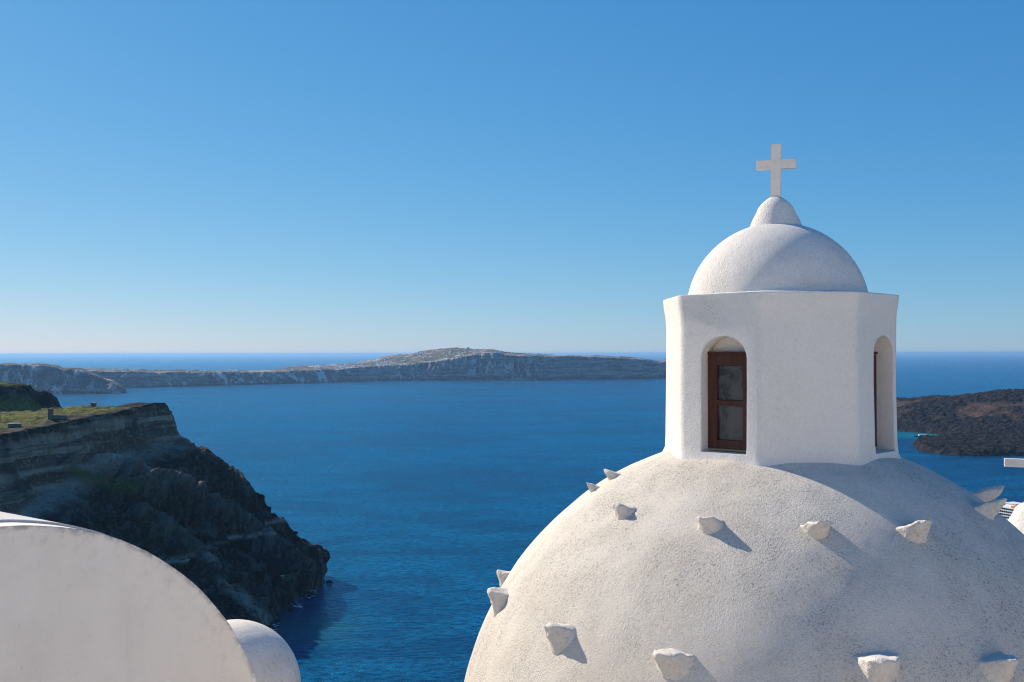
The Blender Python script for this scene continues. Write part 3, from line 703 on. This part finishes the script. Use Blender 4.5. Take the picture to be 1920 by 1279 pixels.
# ------------------------------------------------------------------ unseen houses and terrace behind the viewpoint, added to bounce sunlight onto shaded walls
def build_bounce_houses():
    bm = bmesh.new(); box(bm, (2, -5.0, 211.6), (46, 20, 1.6))
    o = from_bm("terrace", bm, M_gable); tag(o, "unseen pale terrace below the viewpoint, added for bounce light", "terrace", kind="structure")
    wm = stucco("house_limewash", (0.82, 0.755, 0.68), (0.4, 0.38, 0.35), grain=60, depth=0.004, dirt=0.2)
    for k, (x, y, w, d, z0, h, lab) in enumerate([
            (-12.5, -13.5, 10.0, 8, 211, 11.5, "unseen white house added behind the viewpoint for bounce light, farthest to the left"), (-2.2, -12.5, 9.4, 8, 211, 10.5, "unseen white house added right behind the viewpoint for bounce light, second from the left"),
            (7.6, -13.2, 9.2, 8, 211, 12.5, "tallest unseen white house added behind the viewpoint for bounce light, facing the church dome"), (17.4, -13.8, 9.4, 8, 211, 10.0, "unseen white house added behind the viewpoint for bounce light, right of the tallest one"),
            (27.5, -14.2, 9.8, 8, 211, 11.0, "unseen white house added behind the viewpoint for bounce light, farthest to the right")]):
        th = thing("unseen_white_house", lab, "house", (x, y, z0), 0, "unseen white houses added behind the viewpoint for bounce light")
        bm = bmesh.new(); box(bm, (0, 0, h / 2), (w, d, h)); box(bm, (0, d / 2 - 0.15, h + 0.25), (w, 0.3, 0.5)); from_bm("wall", bm, wm, th)
        for px in (-w * 0.28, w * 0.28):
            bm = bmesh.new(); box(bm, (px, d / 2 + 0.03, 5.0), (0.9, 0.06, 1.3)); from_bm("window", bm, M_wood, th)
        bm = bmesh.new(); box(bm, (0, d / 2 + 0.03, 3.4), (1.0, 0.06, 2.1)); from_bm("door", bm, M_wood, th)

# ------------------------------------------------------------------ simple painted materials
def paint(name, col, rough=0.5, var=0.15, scale=0.4):
    t = NT(name); n = t.noise(scale, 4, 0.6)
    return t.out(t.mix(t.ramp(n, 0.35, 0.7), col, tuple(c * (1 - var) for c in col)), rough)
M_white = paint("white_paint", (0.78, 0.78, 0.77)); M_navy = paint("navy_paint", (0.02, 0.03, 0.06)); M_black = paint("dark_glass", (0.012, 0.014, 0.02), 0.15)
M_yellow = paint("yellow_paint", (0.75, 0.42, 0.03)); M_grey = paint("grey_deck", (0.35, 0.36, 0.37)); M_house = paint("whitewash", (0.80, 0.79, 0.76), 0.8, 0.1, 0.05)
M_orange = paint("orange_paint", (0.70, 0.22, 0.03))

build_bounce_houses()
# ------------------------------------------------------------------ cruise ship below at the right
def build_ship():
    sp = SEA(1856, 999); ax = Vector((0.40, -0.92, 0)).normalized()
    L, B = 230.0, 32.0
    side = Vector((ax.y, -ax.x, 0))          # towards the viewer's left
    if side.x > 0: side = -side
    c = sp + ax * L / 2 - side * B / 2
    th = thing("cruise_ship", "white cruise ship with dark balcony rows and a yellow funnel beyond the dome", "ship", (c.x, c.y, 0), math.atan2(ax.y, ax.x))
    # local: +x along the ship towards the viewer, +y or -y is the visible side
    sy = 1 if Vector((-ax.y, ax.x, 0)).dot(side) > 0 else -1
    bm = bmesh.new()
    secs = [(-115, 10, 12), (-108, 14.5, 12), (-60, 16, 12), (60, 16, 12), (95, 12, 13), (112, 4, 14), (118, 0.6, 15)]
    rings = [[bm.verts.new((x, -w * 0.8, -6)), bm.verts.new((x, -w, 3)), bm.verts.new((x, -w, h)), bm.verts.new((x, w, h)), bm.verts.new((x, w, 3)), bm.verts.new((x, w * 0.8, -6))] for x, w, h in secs]
    for a, b in zip(rings, rings[1:]):
        for i in range(6): bm.faces.new((a[i], a[(i + 1) % 6], b[(i + 1) % 6], b[i]))
    bm.faces.new(rings[0]); bm.faces.new(rings[-1][::-1]); from_bm("hull", bm, M_white, th)
    bm = bmesh.new()
    for row in range(2):
        for k in range(60):
            box(bm, (-100 + k * 3.1, sy * (15.95 - 0.0), 6.0 + row * 3.0), (1.3, 0.35, 1.3))
    from_bm("porthole", bm, M_black, th)['kind'] = 'stuff'
    bm = bmesh.new(); box(bm, (-18, 0, 22.5), (186, 28, 20.9)); from_bm("cabin_block", bm, M_black, th)
    for k in range(7):
        bm = bmesh.new(); zz = 12.3 + k * 3.4
        box(bm, (-18 - k * 0.6, 0, zz), (188 - k * 2.5, 31.4, 0.55)); box(bm, (-18 - k * 0.6, sy * 15.6, zz + 0.75), (188 - k * 2.5, 0.2, 0.55))
        from_bm("deck", bm, M_white, th)
    bm = bmesh.new()
    for k in range(62):
        for r_ in range(6): box(bm, (-110 + k * 3.0, sy * 14.6, 12.9 + r_ * 3.4 + 1.2), (0.3, 2.0, 2.4))
    from_bm("balcony_partition", bm, M_grey, th)['kind'] = 'stuff'
    for x, lx, wy, hz in ((-95, 14, 14, 4), (5, 40, 20, 4.5), (50, 20, 20, 6)):
        bm = bmesh.new(); box(bm, (x, 0, 33.2 + hz / 2), (lx, wy, hz)); box(bm, (x, 0, 33.2 + hz + 0.3), (lx + 1.5, wy + 1.5, 0.6)); from_bm("deck_house", bm, M_white, th)
    bm = bmesh.new(); box(bm, (-86, sy * 8, 34.3), (10, 6, 2.2)); from_bm("pool_roof", bm, M_orange, th)
    bm = bmesh.new()
    rr = [[bm.verts.new((x0 + 6 * math.cos(a) * s, 4.5 * math.sin(a) * s, z)) for a in np.linspace(0, 2 * math.pi, 16, endpoint=False)] for x0, s, z in ((-66, 1.2, 33), (-67, 1.0, 40), (-69, 0.85, 45), (-70, 0.9, 46.5))]
    for a, b in zip(rr, rr[1:]):
        for i in range(16): bm.faces.new((a[i], a[(i + 1) % 16], b[(i + 1) % 16], b[i]))
    bm.faces.new(rr[-1]); f = from_bm("funnel", bm, M_yellow, th)
    bm = bmesh.new(); box(bm, (-69, 0, 41), (17, 15, 1.6)); box(bm, (-71, 0, 44.2), (4, 14, 1.2)); from_bm("funnel_wing", bm, M_yellow, f)
    bm = bmesh.new(); box(bm, (20, 0, 44), (0.9, 0.9, 14), 0, 0.4); box(bm, (20, 0, 46), (0.6, 8, 0.5)); box(bm, (20, 0, 39), (3, 3, 3)); from_bm("mast", bm, M_white, th)
build_ship()

# ------------------------------------------------------------------ boats
def boat_hull(bm, L, B, h, bow=1):
    secs = [(-L / 2, B * 0.40, h * 0.9), (-L * 0.2, B / 2, h * 0.85), (L * 0.15, B * 0.48, h), (L * 0.36, B * 0.27, h * 1.2), (L / 2, B * 0.03, h * 1.45)]
    rr = [[bm.verts.new((x, -w * 0.6, -0.6)), bm.verts.new((x, -w, h * 0.5)), bm.verts.new((x, -w, hh)), bm.verts.new((x, w, hh)), bm.verts.new((x, w, h * 0.5)), bm.verts.new((x, w * 0.6, -0.6))] for x, w, hh in secs]
    for a, b in zip(rr, rr[1:]):
        for i in range(6): bm.faces.new((a[i], a[(i + 1) % 6], b[(i + 1) % 6], b[i]))
    bm.faces.new(rr[0]); bm.faces.new(rr[-1][::-1])
def excursion_boat(p, L, rz, label, hull_mat=None, group=None):
    th = thing("excursion_boat", label, "boat", (p.x, p.y, 0), rz, group); B = L * 0.24
    bm = bmesh.new(); boat_hull(bm, L, B, L * 0.075); from_bm("hull", bm, hull_mat or M_white, th)
    bm = bmesh.new(); box(bm, (-L * 0.08, 0, L * 0.13), (L * 0.56, B * 0.8, L * 0.08)); from_bm("cabin", bm, M_white, th)
    bm = bmesh.new(); box(bm, (-L * 0.08, 0, L * 0.132), (L * 0.50, B * 0.815, L * 0.035)); from_bm("cabin_window", bm, M_black, th)
    bm = bmesh.new(); box(bm, (-L * 0.10, 0, L * 0.205), (L * 0.50, B * 0.86, L * 0.014))
    for x in (-0.3, -0.1, 0.1):
        for s in (-1, 1): box(bm, (L * x, s * B * 0.36, L * 0.185), (L * 0.01, L * 0.01, L * 0.03))
    from_bm("awning", bm, M_white, th)
    bm = bmesh.new(); box(bm, (L * 0.14, 0, L * 0.19), (L * 0.10, B * 0.5, L * 0.05), 0, 0.85); from_bm("bridge", bm, M_white, th)
    return th
excursion_boat(SEA(1727, 821), 37, R(172), "white excursion boat with a dark hull lying in the lava cove", M_navy)
for k, (px, py, L, rz, lab) in enumerate([(1687, 809, 26, 12, "larger white boat moored at the lava shore beside the lantern wall"), (1697, 807.6, 17, 150, "middle one of the small white boats moored along the lava shore"), (1704, 807, 14, 70, "smallest white boat moored at the lava shore farthest from the lantern")]):
    excursion_boat(SEA(px, py), L, R(rz), lab)
for k, (px, py, h, lab) in enumerate([(1837, 741, 15, "tallest white sailboat beyond the lava island, leftmost of three"), (1843, 741, 11, "white sailboat beyond the lava island between its two companions"), (1849, 741.5, 13, "rightmost white sailboat showing beyond the crest of the lava island")]):
    p = SEA(px, py); th = thing("sailboat", lab, "sailboat", (p.x, p.y, 0), R(60 + 20 * k), "sailboats beyond the lava island")
    bm = bmesh.new(); boat_hull(bm, 13, 4, 1.4); from_bm("hull", bm, M_white, th)
    bm = bmesh.new(); box(bm, (0.5, 0, h / 2), (0.35, 0.35, h)); from_bm("mast", bm, M_white, th)
    bm = bmesh.new(); v = [bm.verts.new(q) for q in ((0.2, 0.05, 2), (-5.5, 0.05, 2.2), (0.2, 0.05, h * 0.97), (0.2, -0.05, 2), (-5.5, -0.05, 2.2), (0.2, -0.05, h * 0.97))]
    bm.faces.new(v[:3]); bm.faces.new(v[5:2:-1])
    for a, b in ((0, 1), (1, 2), (2, 0)): bm.faces.new((v[a], v[b], v[b + 3], v[a + 3]))
    from_bm("sail", bm, M_white, th)

# ------------------------------------------------------------------ small things on the cliff
def stone_mat(name, col):
    t = NT(name); n = t.noise(0.9, 6, 0.7); v = t.voro(1.6)
    return t.out(t.mix(t.ramp(n, 0.35, 0.65), col, tuple(c * 0.45 for c in col)), 0.95, t.bump(v, 0.25, 0.8), 0.05)
M_dry = stone_mat("dry_stone", (0.24, 0.20, 0.17)); M_pale = stone_mat("pale_stone", (0.62, 0.54, 0.45))
def roughbox(bm, c, s, rz=0, seed=1, amp=0.35, cuts=4):
    v0 = set(bm.verts); box(bm, c, s, rz); vs = [v for v in bm.verts if v not in v0]
    es = list({e for v in vs for e in v.link_edges}); g = bmesh.ops.subdivide_edges(bm, edges=es, cuts=cuts, use_grid_fill=True)
    vs = [v for v in bm.verts if v not in v0]
    co = np.array([v.co[:] for v in vs]); q = np.stack([fbm(co / 2.5 + seed, 3), fbm(co / 2.5 + 20 + seed, 3), fbm(co / 2.5 + 40 + seed, 3)], -1)
    for v, d in zip(vs, q): v.co += Vector(d) * amp
def place_on_plateau(px, py, D):
    p = P(px, py, D); p.z = ground_z(p.x, p.y); return p
def ray_plateau(px, py):
    """where the sight line through a pixel meets the plateau"""
    best = None
    m = CV[CT > 8.05]; q = m - np.array([0, 0, EYE]); u = q[:, 0] / q[:, 1] * F + 960; w = EY - q[:, 2] / q[:, 1] * F
    ok = q[:, 1] > 100; e = np.where(ok, (u - px) ** 2 + (w - py) ** 2, 1e12)
    near = e < e.min() + 4; i = np.where(near, q[:, 1], 1e12).argmin()
    return Vector(m[i])
p = ray_plateau(106, 783); ru = thing("ruined_wall", "roofless grey stone ruin with one tall corner on the grassy clifftop", "ruin", p, R(8))
bm = bmesh.new(); roughbox(bm, (-4.0, 0, 4.0), (3.4, 3.0, 9.5), 0, 2); from_bm("corner_wall", bm, M_dry, ru)
bm = bmesh.new(); roughbox(bm, (3.4, 0.2, 1.2), (11.0, 1.6, 3.6), 0, 5); from_bm("low_wall", bm, M_dry, ru)
for px, py, s, lab in ((52, 760, (8, 4, 4.4), "low dark stone hut on the far edge of the clifftop meadow"), (177, 757, (4.5, 4, 4.0), "tiny pale roofed stone hut near the cliff end of the meadow"), (27, 796, (9, 4, 2.6), "broken stone hut closest to the cliff edge at the left")):
    p = ray_plateau(px, py); h = thing("stone_hut", lab, "hut", p, R(10))
    bm = bmesh.new(); roughbox(bm, (0, 0, s[2] / 2 - 0.8), s, 0, px * 0.1, 0.3); from_bm("wall", bm, M_dry, h)
    bm = bmesh.new(); roughbox(bm, (0, 0, s[2] - 0.55), (s[0] + 0.6, s[1] + 0.6, 0.6), 0, px * 0.2, 0.15); from_bm("roof", bm, M_pale, h)
p = ray_plateau(2, 790); bm = bmesh.new(); lathe(bm, [(0.16, -0.5), (0.12, 10.5)], 8); box(bm, (0, 0, 9.6), (1.8, 0.15, 0.15)); o = from_bm("utility_pole", bm, M_dry); o.location = p
tag(o, "thin dark pole standing on the clifftop at the left picture edge", "pole")

def slope_point(px, py):
    q = _cv - np.array([0, 0, EYE]); ok = q[:, 1] > 300
    u = q[:, 0] / np.maximum(q[:, 1], 1) * F + 960; w = EY - q[:, 2] / np.maximum(q[:, 1], 1) * F
    e = np.where(ok, (u - px) ** 2 + (w - py) ** 2, 1e12); near = e < e.min() + 9; i = np.where(near, q[:, 1], 1e12).argmin()
    return Vector(_cv[i])
# tree by the shore
def leaf_mat():
    t = NT("olive_leaves"); n = t.noise(0.5, 3)
    return t.out(t.mix(t.ramp(n, 0.35, 0.65), (0.10, 0.105, 0.035), (0.17, 0.15, 0.07)), 0.8)
def build_tree(p):
    th = thing("olive_tree", "pale round olive tree on the dark shore below the cliff", "tree", p)
    bm = bmesh.new(); lathe(bm, [(0.5, -1.5), (0.35, 1.5), (0.25, 3.0)], 10)
    for k in range(5):
        a = k * 1.3; m = Matrix.Rotation(a, 4, 'Z') @ Matrix.Rotation(R(45), 4, 'Y')
        g = bmesh.new(); lathe(g, [(0.2, 0), (0.06, 4.0)], 6); bmesh.ops.transform(g, matrix=Matrix.Translation((0, 0, 2.2)) @ m, verts=g.verts[:])
        me = bpy.data.meshes.new("t"); g.to_mesh(me); g.free(); bm.from_mesh(me); bpy.data.meshes.remove(me)
    from_bm("trunk", bm, M_dry, th)
    rnd = random.Random(4); bm = bmesh.new()
    cl = [(Vector((rnd.gauss(0, 2.6), rnd.gauss(0, 2.6), 5 + rnd.gauss(0, 1.2))), rnd.uniform(1.0, 2.0)) for _ in range(16)]
    for c, r in cl:
        for _ in range(150):
            d = Vector((rnd.gauss(0, 1), rnd.gauss(0, 1), rnd.gauss(0, 0.8))).normalized() * r * rnd.uniform(0.5, 1)
            q = c + d; a = Vector((rnd.gauss(0, 1), rnd.gauss(0, 1), rnd.gauss(0, 1))).normalized() * 0.3; b = a.orthogonal().normalized() * 0.22
            bm.faces.new([bm.verts.new(q + a), bm.verts.new(q + b), bm.verts.new(q - a), bm.verts.new(q - b)])
    me = bpy.data.meshes.new("crown"); bm.to_mesh(me); bm.free(); link("crown", me, leaf_mat(), th)
build_tree(slope_point(545, 1092))
p = slope_point(530, 1082); h = thing("shore_house", "small grey flat roofed house beside the tree on the dark shore", "house", p, R(-20))
bm = bmesh.new(); box(bm, (0, 0, 0.6), (4.5, 4, 4)); from_bm("wall", bm, M_dry, h)
bm = bmesh.new(); box(bm, (0, 0, 2.75), (5, 4.5, 0.3)); from_bm("roof", bm, M_pale, h)
bm = bmesh.new(); box(bm, (0.4, -2.02, 0.6), (1.0, 0.1, 2.2)); from_bm("door", bm, M_black, h)
p = SEA(574, 1110); j = thing("jetty", "ruined brown stone jetty with a pale top at the foot of the cliff", "jetty", (p.x, p.y, 0), R(-18))
bm = bmesh.new(); roughbox(bm, (0, 0, 0.4), (20, 5, 4), 0, 3, 0.6); from_bm("quay", bm, M_dry, j)
bm = bmesh.new(); roughbox(bm, (4, 0.3, 2.7), (11, 2.2, 0.8), 0.06, 8, 0.3); from_bm("pale_slab", bm, M_pale, j)
bm = bmesh.new(); roughbox(bm, (-7, 0.3, 3.2), (4, 3, 2.6), 0.1, 9, 0.5); from_bm("broken_wall", bm, M_dry, j)
p = SEA(558, 1136); b = thing("rowing_boat", "small pale rowing boat moored in the dark water below the jetty", "boat", (p.x, p.y, 0), R(160))
bm = bmesh.new(); boat_hull(bm, 8.5, 3.2, 0.9); from_bm("hull", bm, M_white, b); bm = bmesh.new(); box(bm, (-0.8, 0, 1.2), (3.0, 2.0, 1.0)); from_bm("cover", bm, M_grey, b)

# boulders awash and broken surf at the foot of the cliff
M_wet = stone_mat("wet_rock", (0.030, 0.028, 0.028))
def foam_mat():
    t = NT("surf_foam"); n = t.noise(0.8, 5, 0.7)
    return t.out(t.mix(t.ramp(n, 0.4, 0.6), (0.75, 0.78, 0.8), (0.25, 0.38, 0.48)), 0.9)
def build_surf():
    rnd = random.Random(21); bm = bmesh.new()
    shore = [SEA(505, 1176), SEA(500, 1181), SEA(512, 1170), SEA(556, 1128), SEA(572, 1117), SEA(590, 1108), SEA(610, 1090), SEA(535, 1148)]
    for k in range(34):
        c = shore[min(int(abs(rnd.gauss(0, 2.6))), 7)] + Vector((rnd.uniform(-3, 7), rnd.uniform(-6, 6), 0)); rr = rnd.uniform(0.6, 2.4)
        vs = [bm.verts.new((c.x + rr * rnd.uniform(0.4, 1.2) * math.cos(a) * 1.5, c.y + rr * rnd.uniform(0.4, 1.2) * math.sin(a), 0.10 + 0.004 * k)) for a in np.linspace(0, 2 * math.pi, 9, endpoint=False)]
        top = bm.verts.new((c.x, c.y, 0.35 + 0.004 * k))
        for i in range(9): bm.faces.new((vs[i], vs[(i + 1) % 9], top))
    o = from_bm("surf", bm, foam_mat()); tag(o, "patches of white surf breaking at the foot of the dark cliff", "surf", kind="stuff")
    for k, (px, py, r, lab) in enumerate([(508, 1174, 3.2, "dark boulder awash in the white surf nearest the small dome"), (522, 1162, 2.6, "dark boulder in the water between the surf and the rowing boat"), (545, 1143, 2.2, "small dark boulder awash just left of the rowing boat"),
                                          (585, 1113, 2.4, "dark boulder standing off the end of the ruined jetty"), (618, 1090, 3.0, "dark boulder at the outermost tip of the cliff")]):
        p = SEA(px, py); bm = bmesh.new(); bmesh.ops.create_icosphere(bm, subdivisions=3, radius=r)
        co = np.array([v.co[:] for v in bm.verts]); q = fbm(co / r * 0.9 + 7 * k, 4)
        for v, d in zip(bm.verts, q): v.co *= 1 + 0.55 * d; v.co.z *= 0.6
        o = from_bm("boulder", bm, M_wet); o.location = (p.x, p.y, 0.2); tag(o, lab, "boulder", "boulders below the cliff")
build_surf()

# ------------------------------------------------------------------ white villages on the far shore
def build_villages():
    rnd = random.Random(11)
    meshes = []
    for k in range(5):
        bm = bmesh.new(); w, d, h = rnd.uniform(9, 15), rnd.uniform(8, 12), rnd.uniform(5, 8)
        box(bm, (0, 0, h / 2 - 2), (w, d, h + 4))
        if k % 2: box(bm, (w * 0.2, 0, h + 1.6), (w * 0.5, d * 0.7, 3.2))
        if k == 4: lathe(bm, [(3.4 * math.cos(a), h + 3.2 * math.sin(a)) for a in np.linspace(0, 1.4, 6)], 12)
        me = bpy.data.meshes.new("house"); bmesh.ops.recalc_face_normals(bm, faces=bm.faces[:]); bm.to_mesh(me); bm.free(); me.materials.append(M_house); meshes.append(me)
    q = FV - np.array([0, 0, EYE]); u = q[..., 0] / q[..., 1] * F + 960
    # (row range px, how many, lowest and highest part of the slope used, spread, label)
    zones = [(640, 775, 135, 5.05, 6.6, "white house in the big village spread along the cliff top left of the hill"),
             (525, 640, 34, 5.0, 6.2, "white house in the string of houses along the low cliff top far left"),
             (365, 455, 26, 5.0, 6.4, "white house in the small far village on the flat shore at left"),
             (215, 300, 10, 5.4, 7.0, "white speck of a house alone on the far flat shore at left"),
             (790, 900, 46, 5.1, 6.9, "white house scattered over the top of the far hill"),
             (900, 960, 16, 5.05, 6.2, "white house on the cliff edge right of the far hill top"),
             (985, 1020, 12, 5.0, 5.9, "white house in the small cluster right of the far hill"),
             (1236, 1248, 4, 5.2, 6.6, "white house on the far cape beside the lantern wall")]
    for a, b, cnt, t0, t1, lab in zones:
        cand = np.argwhere((u > a) & (u < b) & (FT > t0) & (FT < t1))
        cl = [rnd.choice(cand) for _ in range(max(2, cnt // 9))]
        for _ in range(cnt):
            i, k = rnd.choice(cl) if rnd.random() < 0.75 else rnd.choice(cand)
            i = int(np.clip(i + rnd.gauss(0, 5), 0, FV.shape[0] - 1)); k = int(np.clip(k + rnd.gauss(0, 1.6), 0, FV.shape[1] - 1))
            if not (t0 - 0.1 < FT[i, k] < t1 + 0.2): continue
            v = FV[i, k]; o = bpy.data.objects.new("village_house", rnd.choice(meshes)); COL.objects.link(o)
            s = rnd.uniform(0.7, 1.5); o.location = (v[0] + rnd.uniform(-6, 6), v[1] + rnd.uniform(-6, 6), v[2]); o.rotation_euler = (0, 0, rnd.uniform(-0.9, 0.9)); o.scale = (s, s, s * rnd.uniform(0.8, 1.1))
            tag(o, lab, "house", lab.replace("white house", "white houses").replace("white speck of a house alone", "white specks of houses"))
build_villages()

# ------------------------------------------------------------------ sea air
def build_haze():
    bm = bmesh.new(); box(bm, (0, 0, (250 - 18) / 2), (640000, 640000, 250 + 18))
    m = bpy.data.materials.new("sea_air"); m.use_nodes = True; nt = m.node_tree; nt.nodes.remove(nt.nodes['Principled BSDF'])
    v = nt.nodes.new('ShaderNodeVolumePrincipled'); v.inputs['Color'].default_value = (0.32, 0.61, 1.0, 1); v.inputs['Density'].default_value = 2.4e-5; v.inputs['Anisotropy'].default_value = 0.25
    nt.links.new(v.outputs[0], nt.nodes['Material Output'].inputs['Volume'])
    o = from_bm("haze", bm, m); tag(o, "thin bluish sea air lying over the whole bay", "haze", kind="stuff")
build_haze()
